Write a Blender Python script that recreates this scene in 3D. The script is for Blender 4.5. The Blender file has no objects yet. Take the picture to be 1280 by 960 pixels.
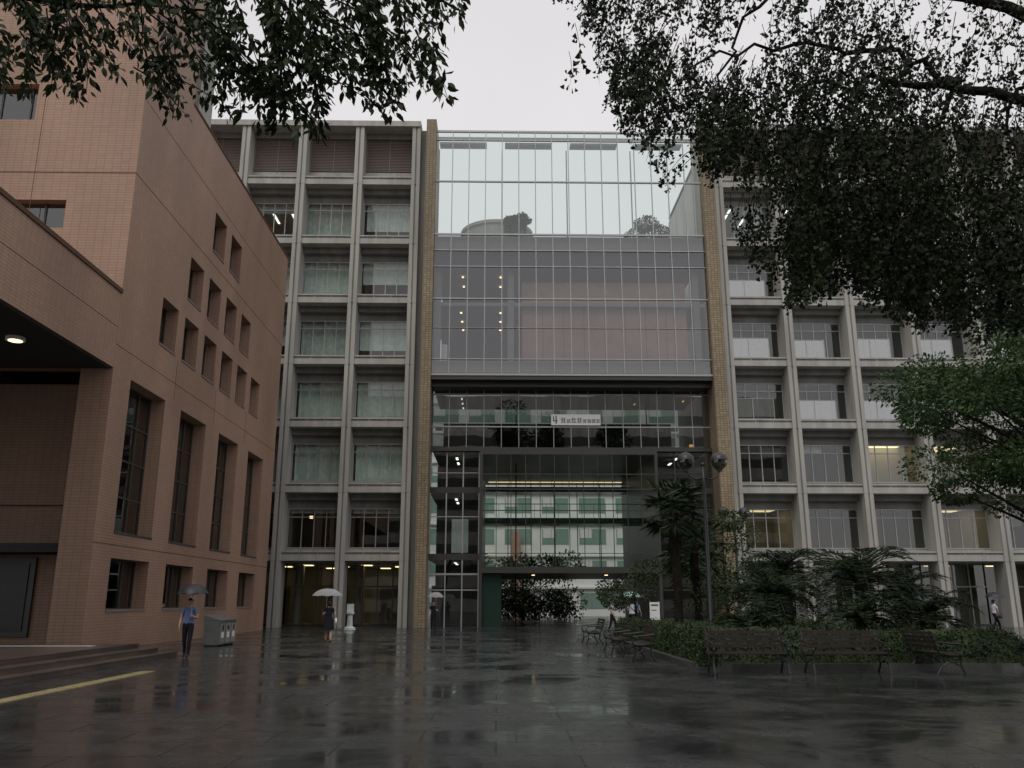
import bpy, math, random
import numpy as np
from mathutils import Vector, Matrix, noise as mnoise
random.seed(7); rng=np.random.default_rng(11)
C=bpy.context; D=bpy.data
R=random.uniform

# ---------------------------------------------------------------- materials
def newmat(name):
    m=D.materials.new(name); m.use_nodes=True; nt=m.node_tree; nt.nodes.clear()
    o=nt.nodes.new('ShaderNodeOutputMaterial'); return m,nt,o
def N(nt,t,**k):
    n=nt.nodes.new(t)
    for a,b in k.items(): setattr(n,a,b)
    return n
def math_(nt,op,a,b=None,clamp=False):
    n=N(nt,'ShaderNodeMath',operation=op,use_clamp=clamp)
    for i,v in enumerate((a,b)):
        if v is None: continue
        if isinstance(v,(int,float)): n.inputs[i].default_value=v
        else: nt.links.new(v,n.inputs[i])
    return n.outputs[0]
def ramp(nt,fac,stops):
    n=N(nt,'ShaderNodeValToRGB'); e=n.color_ramp.elements
    while len(e)<len(stops): e.new(0.5)
    for i,(p,c) in enumerate(stops):
        e[i].position=p; e[i].color=(c[0],c[1],c[2],1) if hasattr(c,'__len__') else (c,c,c,1)
    nt.links.new(fac,n.inputs[0]); return n.outputs[0]
def simple(name,col,rough=.6,var=.25,scale=1.5,metal=0,bump=0,spec=.5,streak=False,coord='Object'):
    m,nt,o=newmat(name)
    if rough>=.7 and not metal:
        b=N(nt,'ShaderNodeBsdfDiffuse'); cs='Color'
    else:
        b=N(nt,'ShaderNodeBsdfPrincipled'); cs='Base Color'; b.inputs['Roughness'].default_value=rough
        b.inputs['Metallic'].default_value=metal; b.inputs['Specular IOR Level'].default_value=spec
    if var<=.12:
        b.inputs[cs].default_value=(*col,1); nt.links.new(b.outputs[0],o.inputs[0]); return m
    tc=N(nt,'ShaderNodeTexCoord'); mp=N(nt,'ShaderNodeMapping'); nt.links.new(tc.outputs[coord],mp.inputs[0])
    if streak: mp.inputs['Scale'].default_value=(1.6,1.6,.18)
    nz=N(nt,'ShaderNodeTexNoise'); nz.inputs['Scale'].default_value=scale; nz.inputs['Detail'].default_value=3; nz.inputs['Roughness'].default_value=.65
    nt.links.new(mp.outputs[0],nz.inputs[0])
    lo=tuple(c*(1-var) for c in col); hi=tuple(min(1,c*(1+var)) for c in col)
    nt.links.new(ramp(nt,nz.outputs[0],[(.3,lo),(.7,hi)]),b.inputs[cs])
    if bump:
        n2=N(nt,'ShaderNodeTexNoise'); n2.inputs['Scale'].default_value=scale*12; n2.inputs['Detail'].default_value=1
        nt.links.new(tc.outputs[coord],n2.inputs[0])
        bp=N(nt,'ShaderNodeBump'); bp.inputs['Strength'].default_value=bump; bp.inputs['Distance'].default_value=.02
        nt.links.new(n2.outputs[0],bp.inputs['Height']); nt.links.new(bp.outputs[0],b.inputs['Normal'])
    nt.links.new(b.outputs[0],o.inputs[0]); return m
def brickmat(name,c1,c2,mortar,w,h,ms=.012,rough=.55,stain=.35):
    m,nt,o=newmat(name); b=N(nt,'ShaderNodeBsdfPrincipled'); b.inputs['Roughness'].default_value=rough
    tc=N(nt,'ShaderNodeTexCoord'); s=N(nt,'ShaderNodeSeparateXYZ'); nt.links.new(tc.outputs['Object'],s.inputs[0])
    c=N(nt,'ShaderNodeCombineXYZ'); nt.links.new(math_(nt,'ADD',s.outputs[0],s.outputs[1]),c.inputs[0]); nt.links.new(s.outputs[2],c.inputs[1])
    br=N(nt,'ShaderNodeTexBrick'); br.offset=.5 if w>.5 else 0.0
    br.inputs['Scale'].default_value=1; br.inputs['Brick Width'].default_value=w; br.inputs['Row Height'].default_value=h
    br.inputs['Mortar Size'].default_value=ms; br.inputs['Mortar Smooth'].default_value=.3
    br.inputs['Color1'].default_value=(*c1,1); br.inputs['Color2'].default_value=(*c2,1); br.inputs['Mortar'].default_value=(*mortar,1)
    nt.links.new(c.outputs[0],br.inputs[0])
    nz=N(nt,'ShaderNodeTexNoise'); nz.inputs['Scale'].default_value=.35; nz.inputs['Detail'].default_value=4
    mp=N(nt,'ShaderNodeMapping'); mp.inputs['Scale'].default_value=(1,1,.4); nt.links.new(tc.outputs['Object'],mp.inputs[0]); nt.links.new(mp.outputs[0],nz.inputs[0])
    mx=N(nt,'ShaderNodeMix',data_type='RGBA',blend_type='MULTIPLY'); mx.inputs[0].default_value=1
    nt.links.new(br.outputs[0],mx.inputs[6]); nt.links.new(ramp(nt,nz.outputs[0],[(.3,1-stain),(.65,1.0)]),mx.inputs[7])
    nt.links.new(mx.outputs[2],b.inputs['Base Color'])
    nt.links.new(b.outputs[0],o.inputs[0]); return m
def glass(name,tint,refl,gcol=(1,1,1),rough=0.0):
    m,nt,o=newmat(name)
    t=N(nt,'ShaderNodeBsdfTransparent'); t.inputs[0].default_value=(*tint,1)
    g=N(nt,'ShaderNodeBsdfGlossy'); g.inputs[0].default_value=(*gcol,1); g.inputs['Roughness'].default_value=rough
    lw=N(nt,'ShaderNodeLayerWeight'); lw.inputs[0].default_value=.5
    f=math_(nt,'POWER',lw.outputs['Facing'],4.0); f=math_(nt,'MULTIPLY',f,1-refl); f=math_(nt,'ADD',f,refl,True)
    tc=N(nt,'ShaderNodeTexCoord'); nz=N(nt,'ShaderNodeTexNoise'); nz.inputs['Scale'].default_value=.5; nz.inputs['Detail'].default_value=1; nt.links.new(tc.outputs['Object'],nz.inputs[0])
    bp=N(nt,'ShaderNodeBump'); bp.inputs['Strength'].default_value=.12; bp.inputs['Distance'].default_value=.03
    nt.links.new(nz.outputs[0],bp.inputs['Height']); nt.links.new(bp.outputs[0],g.inputs['Normal'])
    mx=N(nt,'ShaderNodeMixShader'); nt.links.new(f,mx.inputs[0]); nt.links.new(t.outputs[0],mx.inputs[1]); nt.links.new(g.outputs[0],mx.inputs[2])
    nt.links.new(mx.outputs[0],o.inputs[0]); return m
def emit(name,col,s):
    m,nt,o=newmat(name); e=N(nt,'ShaderNodeEmission'); e.inputs[0].default_value=(*col,1); e.inputs[1].default_value=s
    nt.links.new(e.outputs[0],o.inputs[0]); return m
def leafmat(name,c1,c2,trans=.25,rough=.45,spec=.3):
    m,nt,o=newmat(name)
    b=N(nt,'ShaderNodeBsdfPrincipled'); b.inputs['Roughness'].default_value=rough; b.inputs['Specular IOR Level'].default_value=spec
    tc=N(nt,'ShaderNodeTexCoord'); nz=N(nt,'ShaderNodeTexNoise'); nz.inputs['Scale'].default_value=1.3; nz.inputs['Detail'].default_value=3
    nt.links.new(tc.outputs['Object'],nz.inputs[0])
    col=ramp(nt,nz.outputs[0],[(.32,c1),(.68,c2)]); nt.links.new(col,b.inputs['Base Color'])
    if trans<=0: nt.links.new(b.outputs[0],o.inputs[0]); return m
    t=N(nt,'ShaderNodeBsdfTranslucent'); nt.links.new(col,t.inputs[0])
    mx=N(nt,'ShaderNodeMixShader'); mx.inputs[0].default_value=trans
    nt.links.new(b.outputs[0],mx.inputs[1]); nt.links.new(t.outputs[0],mx.inputs[2]); nt.links.new(mx.outputs[0],o.inputs[0]); return m

M={}
M['conc']=simple('concrete',(.44,.43,.40),.8,.18,.8,bump=.15,streak=True)
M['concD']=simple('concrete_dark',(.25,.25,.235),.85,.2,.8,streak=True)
M['beige']=brickmat('beige_tile',(.40,.32,.21),(.29,.22,.135),(.17,.135,.09),.22,.16,.02,.7)
M['brick']=brickmat('salmon_tile',(.47,.30,.215),(.425,.27,.19),(.29,.185,.135),.30,.105,.011,.6,.26)
M['joint']=simple('joint',(.14,.09,.065),.9,.1)
M['alu']=simple('aluminium',(.42,.43,.43),.4,.1,metal=.3)
M['dark']=simple('dark_metal',(.025,.027,.028),.4,.1)
M['bronze']=simple('bronze_frame',(.055,.055,.05),.4,.1)
M['olive']=simple('olive_frame',(.17,.145,.09),.5,.1)
M['louv']=simple('louver',(.24,.20,.18),.7,.1)
M['louvD']=simple('louver_gap',(.11,.09,.085),.7,.1)
M['int']=simple('interior_wall',(.28,.27,.24),.8,.1)
M['intD']=simple('interior_dark',(.07,.07,.07),.8,.1)
M['ceil']=simple('ceiling',(.42,.42,.39),.8,.05)
M['blindG']=simple('curtain',(.62,.67,.645),.9,.14,3)
M['blindH']=simple('curtain_grey',(.50,.54,.53),.9,.2,3)
M['blindW']=simple('blind',(.72,.73,.72),.9,.08,3)
M['pink']=simple('pink_panel',(.44,.28,.22),.8,.16,.5)
M['green']=simple('green_panel',(.02,.045,.035),.25,.1)
M['white']=simple('white_paint',(.80,.82,.80),.8,.06)
M['signw']=simple('sign_white',(.8,.8,.78),.5,.03)
M['ink']=simple('ink',(.03,.03,.04),.5,.1)
M['lip']=simple('lips',(.35,.14,.12),.5,.1)
M['bgwin']=simple('far_window',(.24,.36,.31),.15,.1)
M['gl']=glass('window_glass',(.72,.80,.77),.12)
M['glL']=glass('window_glass_clear',(.84,.92,.89),.10)
M['glReflector']=glass('added_reflector_glass',(.50,.53,.52),.36)  # extra-reflective pane, added to brighten the lower east windows
M['glBox']=glass('curtain_glass',(.68,.72,.74),.14,(.97,.97,1))
M['glTop']=glass('screen_glass',(.78,.85,.83),.14,(.94,1,.98))
M['glAt']=glass('atrium_glass',(.90,.97,.93),.05)
M['glDk']=glass('recess_glass',(.32,.36,.35),.22)
M['glBr']=glass('brick_window_glass',(.5,.55,.52),.13)
M['warm']=emit('lamp_warm',(1,.72,.38),2.6)
M['warmlow']=emit('lamp_warm_low',(1,.74,.36),1.1)
M['cool']=emit('lamp_cool',(.95,1,.86),2.0)
M['orange']=emit('lamp_orange',(1,.5,.15),1.6)
M['leafL']=leafmat('leaf_near',(.020,.034,.011),(.042,.066,.022),.2,.5,.2)
M['leafR']=leafmat('leaf_ginkgo',(.012,.021,.010),(.027,.042,.018),0,.6,.15)
M['leafM']=leafmat('leaf_mid',(.026,.058,.016),(.060,.11,.030),.2)
M['hedge']=leafmat('leaf_hedge',(.014,.027,.010),(.042,.066,.022),0,.5,.25)
M['shrub']=leafmat('leaf_shrub',(.022,.045,.014),(.055,.09,.028),0)
M['cyc']=leafmat('leaf_cycad',(.013,.026,.012),(.032,.052,.022),0,.4,.25)
M['bark']=simple('bark',(.030,.026,.022),.9,.4,6,bump=.8)
M['stone']=simple('stone_kerb',(.07,.07,.068),.35,.3,3)
M['bin']=simple('bin_steel',(.12,.13,.125),.4,.2,3)
M['step']=brickmat('step_paving',(.16,.12,.10),(.13,.095,.08),(.07,.05,.045),.6,.3,.012,.3)
M['wood']=simple('bench_wood',(.04,.031,.025),.5,.3,4)
M['skin']=simple('skin',(.45,.28,.20),.6,.05)
M['hair']=simple('hair',(.015,.012,.010),.5,.1)
M['shirtB']=simple('shirt_blue',(.16,.22,.42),.8,.1,6)
M['shirtW']=simple('shirt_white',(.65,.66,.68),.8,.05,6)
M['clothD']=simple('cloth_dark',(.025,.025,.032),.8,.2,6)
M['umbD']=simple('umbrella_dark',(.025,.028,.035),.5,.1)
M['shoe']=simple('shoe',(.02,.02,.02),.4,.1)
M['yellow']=simple('tactile_yellow',(.40,.34,.18),.4,.25,4)
M['soil']=simple('soil',(.03,.025,.02),.9)
def umbclear():
    m,nt,o=newmat('umbrella_clear'); d=N(nt,'ShaderNodeBsdfDiffuse'); d.inputs[0].default_value=(.75,.78,.78,1)
    t=N(nt,'ShaderNodeBsdfTranslucent'); t.inputs[0].default_value=(.8,.82,.82,1); tr=N(nt,'ShaderNodeBsdfTransparent')
    a=N(nt,'ShaderNodeMixShader'); a.inputs[0].default_value=.5; nt.links.new(d.outputs[0],a.inputs[1]); nt.links.new(t.outputs[0],a.inputs[2])
    b=N(nt,'ShaderNodeMixShader'); b.inputs[0].default_value=.4; nt.links.new(a.outputs[0],b.inputs[1]); nt.links.new(tr.outputs[0],b.inputs[2])
    nt.links.new(b.outputs[0],o.inputs[0]); return m
M['umbC']=umbclear()
M['umbG']=simple('umbrella_green',(.35,.55,.45),.6,.3)
M['globe']=glass('lamp_globe',(.35,.36,.36),.14)

def groundmat():
    m,nt,o=newmat('wet_asphalt'); b=N(nt,'ShaderNodeBsdfPrincipled')
    tc=N(nt,'ShaderNodeTexCoord')
    def nz(s,d=4,r=.55,dist=0):
        n=N(nt,'ShaderNodeTexNoise'); n.inputs['Scale'].default_value=s; n.inputs['Detail'].default_value=d; n.inputs['Roughness'].default_value=r; n.inputs['Distortion'].default_value=dist
        nt.links.new(tc.outputs['Object'],n.inputs[0]); return n.outputs[0]
    pud=nz(.42,6,.70,.3); fine=nz(45,2,.7); med=nz(2.2,5,.65)
    wet=ramp(nt,pud,[(.42,0.0),(.50,.45),(.58,1.0)])
    br=N(nt,'ShaderNodeTexBrick'); br.inputs['Scale'].default_value=1; br.inputs['Brick Width'].default_value=1.8; br.inputs['Row Height'].default_value=.9
    br.inputs['Mortar Size'].default_value=.016; br.inputs['Mortar Smooth'].default_value=.2
    br.inputs['Color1'].default_value=(.068,.071,.072,1); br.inputs['Color2'].default_value=(.050,.053,.054,1); br.inputs['Mortar'].default_value=(.018,.018,.018,1)
    nt.links.new(tc.outputs['Object'],br.inputs[0])
    mx=N(nt,'ShaderNodeMix',data_type='RGBA',blend_type='MULTIPLY'); mx.inputs[0].default_value=1
    nt.links.new(br.outputs[0],mx.inputs[6]); nt.links.new(ramp(nt,med,[(.3,.55),(.7,1.0)]),mx.inputs[7])
    mw=N(nt,'ShaderNodeMix',data_type='RGBA'); nt.links.new(math_(nt,'MULTIPLY',wet,.55),mw.inputs[0]); nt.links.new(mx.outputs[2],mw.inputs[6]); mw.inputs[7].default_value=(.024,.026,.027,1)
    nt.links.new(mw.outputs[2],b.inputs['Base Color'])
    r=math_(nt,'MULTIPLY',wet,-.21); r=math_(nt,'ADD',r,.24); r=math_(nt,'ADD',r,math_(nt,'MULTIPLY',med,.08))
    r=math_(nt,'ADD',r,math_(nt,'MULTIPLY',br.outputs['Fac'],.12))
    nt.links.new(r,b.inputs['Roughness'])
    h=math_(nt,'MULTIPLY',fine,math_(nt,'SUBTRACT',1.1,wet))
    h=math_(nt,'ADD',h,math_(nt,'MULTIPLY',nz(1.6,2),.5)); h=math_(nt,'SUBTRACT',h,math_(nt,'MULTIPLY',br.outputs['Fac'],.6))
    bp=N(nt,'ShaderNodeBump'); bp.inputs['Strength'].default_value=.35; bp.inputs['Distance'].default_value=.004
    nt.links.new(h,bp.inputs['Height']); nt.links.new(bp.outputs[0],b.inputs['Normal'])
    nt.links.new(b.outputs[0],o.inputs[0]); return m
M['ground']=groundmat()

# ---------------------------------------------------------------- mesh helpers
class MB:
    def __init__(s): s.v=[];s.f=[];s.m=[];s.mats=[]
    def mi(s,k):
        if k not in s.mats: s.mats.append(k)
        return s.mats.index(k)
    def poly(s,pts,k):
        n=len(s.v); s.v+= [tuple(p) for p in pts]; s.f.append(tuple(range(n,n+len(pts)))); s.m.append(s.mi(k))
    def box(s,x0,x1,y0,y1,z0,z1,k):
        n=len(s.v)
        s.v+=[(x0,y0,z0),(x1,y0,z0),(x1,y1,z0),(x0,y1,z0),(x0,y0,z1),(x1,y0,z1),(x1,y1,z1),(x0,y1,z1)]
        for q in ((0,3,2,1),(4,5,6,7),(0,1,5,4),(1,2,6,5),(2,3,7,6),(3,0,4,7)):
            s.f.append(tuple(n+i for i in q)); s.m.append(s.mi(k))
    def tube(s,pts,rad,k,seg=8,cap=True):
        pts=[Vector(p) for p in pts]; rings=[]
        if isinstance(rad,(int,float)): rad=[rad]*len(pts)
        up=Vector((.13,.31,.94))
        for i,p in enumerate(pts):
            d=(pts[min(i+1,len(pts)-1)]-pts[max(i-1,0)]).normalized()
            a=d.cross(up if abs(d.dot(up.normalized()))<.95 else Vector((1,0,0))).normalized(); b=d.cross(a)
            n=len(s.v); s.v+=[tuple(p+(a*math.cos(t)+b*math.sin(t))*rad[i]) for t in [2*math.pi*j/seg for j in range(seg)]]; rings.append(n)
        for i in range(len(rings)-1):
            for j in range(seg):
                s.f.append((rings[i]+j,rings[i]+(j+1)%seg,rings[i+1]+(j+1)%seg,rings[i+1]+j)); s.m.append(s.mi(k))
        if cap:
            s.f.append(tuple(rings[0]+j for j in range(seg))); s.m.append(s.mi(k))
            s.f.append(tuple(rings[-1]+j for j in range(seg))); s.m.append(s.mi(k))
    def limb(s,pts,r0,r1,k,seg=7,wob=.06):
        P=[Vector(p) for p in pts]; out=[]
        for i in range(len(P)-1):
            for q in range(4):
                t=q/4; p=P[i]*(1-t)+P[i+1]*t
                if not(i==0 and q==0): p=p+Vector((R(-wob,wob),R(-wob,wob),R(-wob,wob)))
                out.append(p)
        out.append(P[-1]); n=len(out)
        s.tube(out,[r0+(r1-r0)*(i/(n-1))**.8 for i in range(n)],k,seg); return out
    def sphere(s,c,r,k,seg=12,ring=8,t0=0,t1=math.pi,sc=(1,1,1)):
        n=len(s.v)
        for i in range(ring+1):
            t=t0+(t1-t0)*i/ring
            for j in range(seg):
                a=2*math.pi*j/seg
                s.v.append((c[0]+r*sc[0]*math.sin(t)*math.cos(a),c[1]+r*sc[1]*math.sin(t)*math.sin(a),c[2]+r*sc[2]*math.cos(t)))
        for i in range(ring):
            for j in range(seg):
                s.f.append((n+i*seg+j,n+i*seg+(j+1)%seg,n+(i+1)*seg+(j+1)%seg,n+(i+1)*seg+j)); s.m.append(s.mi(k))
    def obj(s,name,parent=None,smooth=False,loc=None,rot=0):
        me=D.meshes.new(name); me.from_pydata(s.v,[],s.f)
        for k in s.mats: me.materials.append(M[k])
        me.polygons.foreach_set('material_index',s.m)
        if smooth: me.polygons.foreach_set('use_smooth',[True]*len(me.polygons))
        me.update(); o=D.objects.new(name,me); C.collection.objects.link(o)
        if parent: o.parent=parent
        if loc: o.location=loc
        o.rotation_euler=(0,0,rot); return o
def empty(name,loc=(0,0,0),rot=0):
    e=D.objects.new(name,None); C.collection.objects.link(e); e.location=loc; e.rotation_euler=(0,0,rot); e.empty_display_size=.3; return e
def leaves(name,P,Dir,L,W,mat,parent=None,shape=0):
    n=len(P); Dir=Dir/np.linalg.norm(Dir,axis=1,keepdims=True)
    rnd=rng.normal(size=(n,3)); S=np.cross(Dir,rnd); S/=np.linalg.norm(S,axis=1,keepdims=True)
    Nn=np.cross(Dir,S)
    L=L[:,None];W=W[:,None]
    if shape==0: pts=[P,P+Dir*L*.45+S*W*.5+Nn*L*.06,P+Dir*L,P+Dir*L*.45-S*W*.5+Nn*L*.06]
    elif shape==1: pts=[P,P+Dir*L*.28+S*W*.42,P+Dir*L*.62+S*W*.36+Nn*L*.03,P+Dir*L-Nn*L*.1,P+Dir*L*.62-S*W*.36+Nn*L*.03,P+Dir*L*.28-S*W*.42]
    else: pts=[P,P+Dir*L*.9+S*W*.6,P+Dir*L*1.05,P+Dir*L*.9-S*W*.6]
    k=len(pts); V=np.stack(pts,1).reshape(-1,3)
    me=D.meshes.new(name); me.vertices.add(n*k); me.vertices.foreach_set('co',V.ravel())
    me.loops.add(n*k); me.loops.foreach_set('vertex_index',np.arange(n*k,dtype=np.int32))
    me.polygons.add(n); me.polygons.foreach_set('loop_start',np.arange(0,n*k,k,dtype=np.int32))
    me.materials.append(mat); me.update(calc_edges=True); me.validate()
    o=D.objects.new(name,me); C.collection.objects.link(o)
    if parent: o.parent=parent
    return o

# ---------------------------------------------------------------- ground
g=MB(); g.poly([(-400,-300,0),(400,-300,0),(400,500,0),(-400,500,0)],'ground'); g.obj('ground')
t=MB()
y=6.0
while y<21.1:
    t.box(-8.3,-8.0,y,y+.285,-.05,.012,'yellow')
    for i in range(4): t.box(-8.28+i*.072,-8.245+i*.072,y+.02,y+.265,.012,.018,'yellow')
    y+=.3
t.obj('tactile_paving')
st=MB()
for i,(x,z) in enumerate([(-9.6,.13),(-10.05,.26),(-10.5,.39)]):
    st.box(-26,x,4+.003*i,27.2-.35*i,-.05,z,'step')
for i,(x,z) in enumerate([(-9.6,.13),(-10.05,.26),(-10.5,.39)]):
    st.box(x-.06,x+.012,4.1,27.2-.35*i-.01,z-.03,z+.004,'stone')
st.box(-22,-11.2,25.0,25.3,.39,.396,'signw')
st.obj('entrance_steps')

# ---------------------------------------------------------------- main building
FY=56.0
FZ=[0,4.33,8.7,13.05,17.37,21.76,26.15,30.7,35.2]
ub=empty('university_building')
def wing(name,cols,left):
    a=MB(); gl=MB(); it=MB()
    wy=FY+1.35; HW=.30
    for ci,x in enumerate(cols):
        a.box(x-HW,x-.055,FY,wy+.1,0,35.0,'conc'); a.box(x+.055,x+HW,FY,wy+.1,0,35.0,'conc')
        a.box(x-.055,x+.055,FY+.06,wy+.1,0,35.0,'concD')
        for k in range(1,8): a.box(x-HW-.003,x+HW+.003,FY-.004,FY+.3,FZ[k]-.25,FZ[k]-.235,'concD')
    x0=min(cols);x1=max(cols)
    for k in range(1,8):
        z=FZ[k]
        for i in range(len(cols)-1):
            A=cols[i]+HW;B=cols[i+1]-HW
            a.box(A,B,FY+.12,wy+.1,z-.22,z+.16,'conc')
            a.box(A,B,FY+.10,FY+.26,z+.30,z+.40,'conc')
            a.box(A,B,FY+.16,FY+.22,z+.16,z+.30,'concD')
            for q in range(1,3):
                xx=A+(B-A)*q/3; a.box(xx-.03,xx+.03,FY+.13,FY+.24,z+.16,z+.30,'conc')
    a.box(x0-.6,x1+.6 if not left else x1+HW,FY-.12,FY+3,35.0,35.42,'conc')
    a.box(x0-.3,x1+.3,FY+.3,FY+16,35.42,35.46,'concD')
    for k in range(1,8):
        z=FZ[k]; zt=FZ[k+1]
        for i in range(len(cols)-1):
            A=cols[i]+HW;B=cols[i+1]-HW
            if k==7:
                a.box(A,B,wy-.35,wy+.3,zt-.62,zt-.2,'concD')
                a.box(A,B,wy-.05,wy+.05,z+1.3,zt-.62,'louvD')
                zz=z+1.36
                while zz<zt-.72:
                    a.box(A,B,wy-.13,wy-.051,zz,zz+.075,'louv'); zz+=.125
                a.box(A,B,wy-.07,wy+.25,z+.16,z+1.3,'conc')
                for xx in (A+.06,(A+B)/2,B-.06): a.box(xx-.04,xx+.04,wy-.16,wy-.131,z+1.3,zt-.62,'louv')
                continue
            zb=z+.62; zh=zt-1.12
            a.box(A,B,wy,wy+.25,z+.16,zb,'conc')
            a.box(A,B,wy,wy+.25,zh,zt-.22,'concD')  # window-head beam in darker concrete, its shade painted into the colour
            a.box(A+.02,B-.02,wy-.45,wy-.003,zt-.62,zt-.22,'concD')  # inner beam coloured darker for the same shade
            for xx in (A+.04,A+(B-A)*.27,A+(B-A)*.5,A+(B-A)*.73,B-.04): a.box(xx-.03,xx+.03,wy+.03,wy+.10,zb,zh,'alu')
            a.box(A,B,wy+.025,wy+.105,zh-.08,zh-.001,'alu'); a.box(A,B,wy-.03,wy+.105,zb,zb+.07,'alu')
            a.box(A,B,wy+.025,wy+.105,zh-.62,zh-.56,'alu')
            gl.poly([(A,wy+.07,zb),(B,wy+.07,zb),(B,wy+.07,zh),(A,wy+.07,zh)],'glL' if left else 'gl')
            by=wy+5.5
            it.box(A-HW,B+HW,wy+.26,by,z-.2,z+.1,'intD')
            it.poly([(A-HW,wy+.26,zt-.9),(B+HW,wy+.26,zt-.9),(B+HW,by,zt-.9),(A-HW,by,zt-.9)],'ceil')
            it.box(A-HW,B+HW,by,by+.1,z+.1,zt-.2,'int')
            it.box(B+HW-.04,B+HW+.04,wy+.26,by,z+.1,zt-.2,'int')
            lit=False
            if left and k==6: lit=(i<=len(cols)-4)
            if (not left) and k==6: lit=i<4
            warm=(not left) and k==2 and i==2
            warm2=(not left) and ((k==2 and i==3) or (k==1 and i in (0,3)))
            if lit:
                for q in (.3,.7):
                    xx=A+(B-A)*q; it.box(xx-.07,xx+.07,wy+1.0,wy+4.0,zt-.94,zt-.905,'cool')
            if warm or warm2:
                it.box(A+.3,B-.3,wy+.8,wy+4,zt-.94,zt-.905,'warm' if warm else 'warmlow')
                if warm: it.box(A-.2,B+.2,wy+2.0,wy+2.1,z+.1,zt-.95,'ceil')
            if left:
                f=1.0 if random.random()<.85 else R(.5,.85)
                if k==6 and i<=len(cols)-4: f=.25
                if k==1: f=.12
                if k==1 and i%2==1: it.box(A+1,A+1.2,wy+2,wy+2.2,zt-1.6,zt-1.45,'warm')
                gapx=R(.0,.08)*(B-A); key=random.choice(['blindG','blindG','blindH'])
                n=16; xs=[A+gapx+(B-A-gapx)*q/n for q in range(n+1)]
                for q in range(n):
                    ya=wy+.35+.04*(q%2); yb=wy+.35+.04*((q+1)%2)
                    it.poly([(xs[q],ya,zh-(zh-zb)*f),(xs[q+1],yb,zh-(zh-zb)*f),(xs[q+1],yb,zh),(xs[q],ya,zh)],key)
            elif not (warm or warm2):
                if k in (3,4,5) and random.random()<.9:
                    f=R(.66,.8); hh=zb+R(1.25,1.5); m_=A+(B-A)*f
                    gl.poly([(A+.08,wy+.012,zb),(m_,wy+.012,zb),(m_,wy+.012,hh),(A+.08,wy+.012,hh)],'glReflector')  # reflective pane added so the lower window shows bright sky
                    a.box(A+.08,m_,wy-.003,wy+.02,hh,hh+.05,'alu'); a.box(m_,m_+.05,wy-.003,wy+.02,zb,hh+.05,'alu'); a.box((A+m_)/2,(A+m_)/2+.05,wy-.003,wy+.02,zb,hh,'alu')
                    it.box(A+.12,A+(m_-A)*.49,wy+.16,wy+.19,zb,hh,'blindW'); it.box(A+(m_-A)*.51,m_,wy+.16,wy+.19,zb,hh,random.choice(['blindW','blindH']))  # low white boards added to mimic the sky reflection
                else:
                    for q in range(2):
                        xa=A+(B-A)*q/2+.03; xb=A+(B-A)*(q+1)/2-.03
                        if random.random()<.5:
                            f=R(.1,.9); it.box(xa,xb,wy+.4,wy+.43,zh-(zh-zb)*f,zh,'int' if random.random()<.6 else 'blindG')
    gy=FY+3.2
    a.box(x0-HW,x1+HW,wy+.1,gy+.4,4.05,4.25,'ceil')
    for i in range(len(cols)-1):
        A=cols[i];B=cols[i+1]
        it.box(A-.0,B,gy+9,gy+9.1,0,4.0,'int')
        gl.poly([(A,gy,.12),(B,gy,.12),(B,gy,4.05),(A,gy,4.05)],'glL' if left else 'gl')
        n=4
        fr='olive' if left else 'alu'
        for q in range(n+1):
            xx=A+(B-A)*q/n; a.box(xx-.035,xx+.035,gy-.05,gy+.05,.1,4.05,fr)
        a.box(A,B,gy-.055,gy+.055,2.5,2.6,fr); a.box(A,B,gy-.06,gy+.06,0,.12,'stone')
        it.box(A+.35,A+.85,gy+1.2,gy+1.7,0,4,'int')
        it.poly([(A,gy+.06,4.04),(B,gy+.06,4.04),(B,gy+9,4.04),(A,gy+9,4.04)],'ceil')
        if left:
            if i>=len(cols)-4:
                for q,yy in ((.25,1.5),(.75,4.0),(.4,7)):
                    xx=A+(B-A)*q; it.box(xx-.35,xx+.35,gy+yy,gy+yy+.6,3.98,4.02,'warm')
            it.box(A+1.9,B-.3,gy+2.6,gy+2.7,0,2.7,'olive'); it.box(A+1.0,A+1.8,gy+4.6,gy+4.7,0,2.4,'ceil')
        else:
            for q in range(4):
                xa=A+(B-A)*(q+.05)/4; xb=A+(B-A)*(q+.95)/4
                if random.random()<.5: it.box(xa,xb,gy+.25,gy+.27,4.0-R(.6,2.2),4.0,'int')
            it.box((A+B)/2-.9,(A+B)/2+.9,gy+2,gy+2.4,3.98,4.02,'warmlow' if i%2 else 'warm')
            it.box(A+.8,B-1.2,gy+4,gy+4.3,0,1.6,'int')
    it.box(x0-HW,x1+HW,gy+.1,gy+9,.0,.02,'int')
    a.box(x0-.3,x0-.2,FY+1.6,FY+16,0,35,'conc'); a.box(x1+.2,x1+.3,FY+1.6,FY+16,0,35,'conc')
    a.box(x0-.2,x1+.2,FY+15.8,FY+16,0,35,'conc')
    it.box(x0-.2,x1+.2,FY+12.4,FY+12.6,0,35,'intD')
    a.obj(name+'_structure',ub); gl.obj(name+'_glazing',ub); it.obj(name+'_interior',ub)
wing('west_wing',[-34.6,-30.5,-26.4,-22.3,-18.2,-14.1,-10.02,-5.93],True)
wing('east_wing',[15.82,20.05,24.42,28.8,33.15,37.5,41.85,46.2],False)

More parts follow.
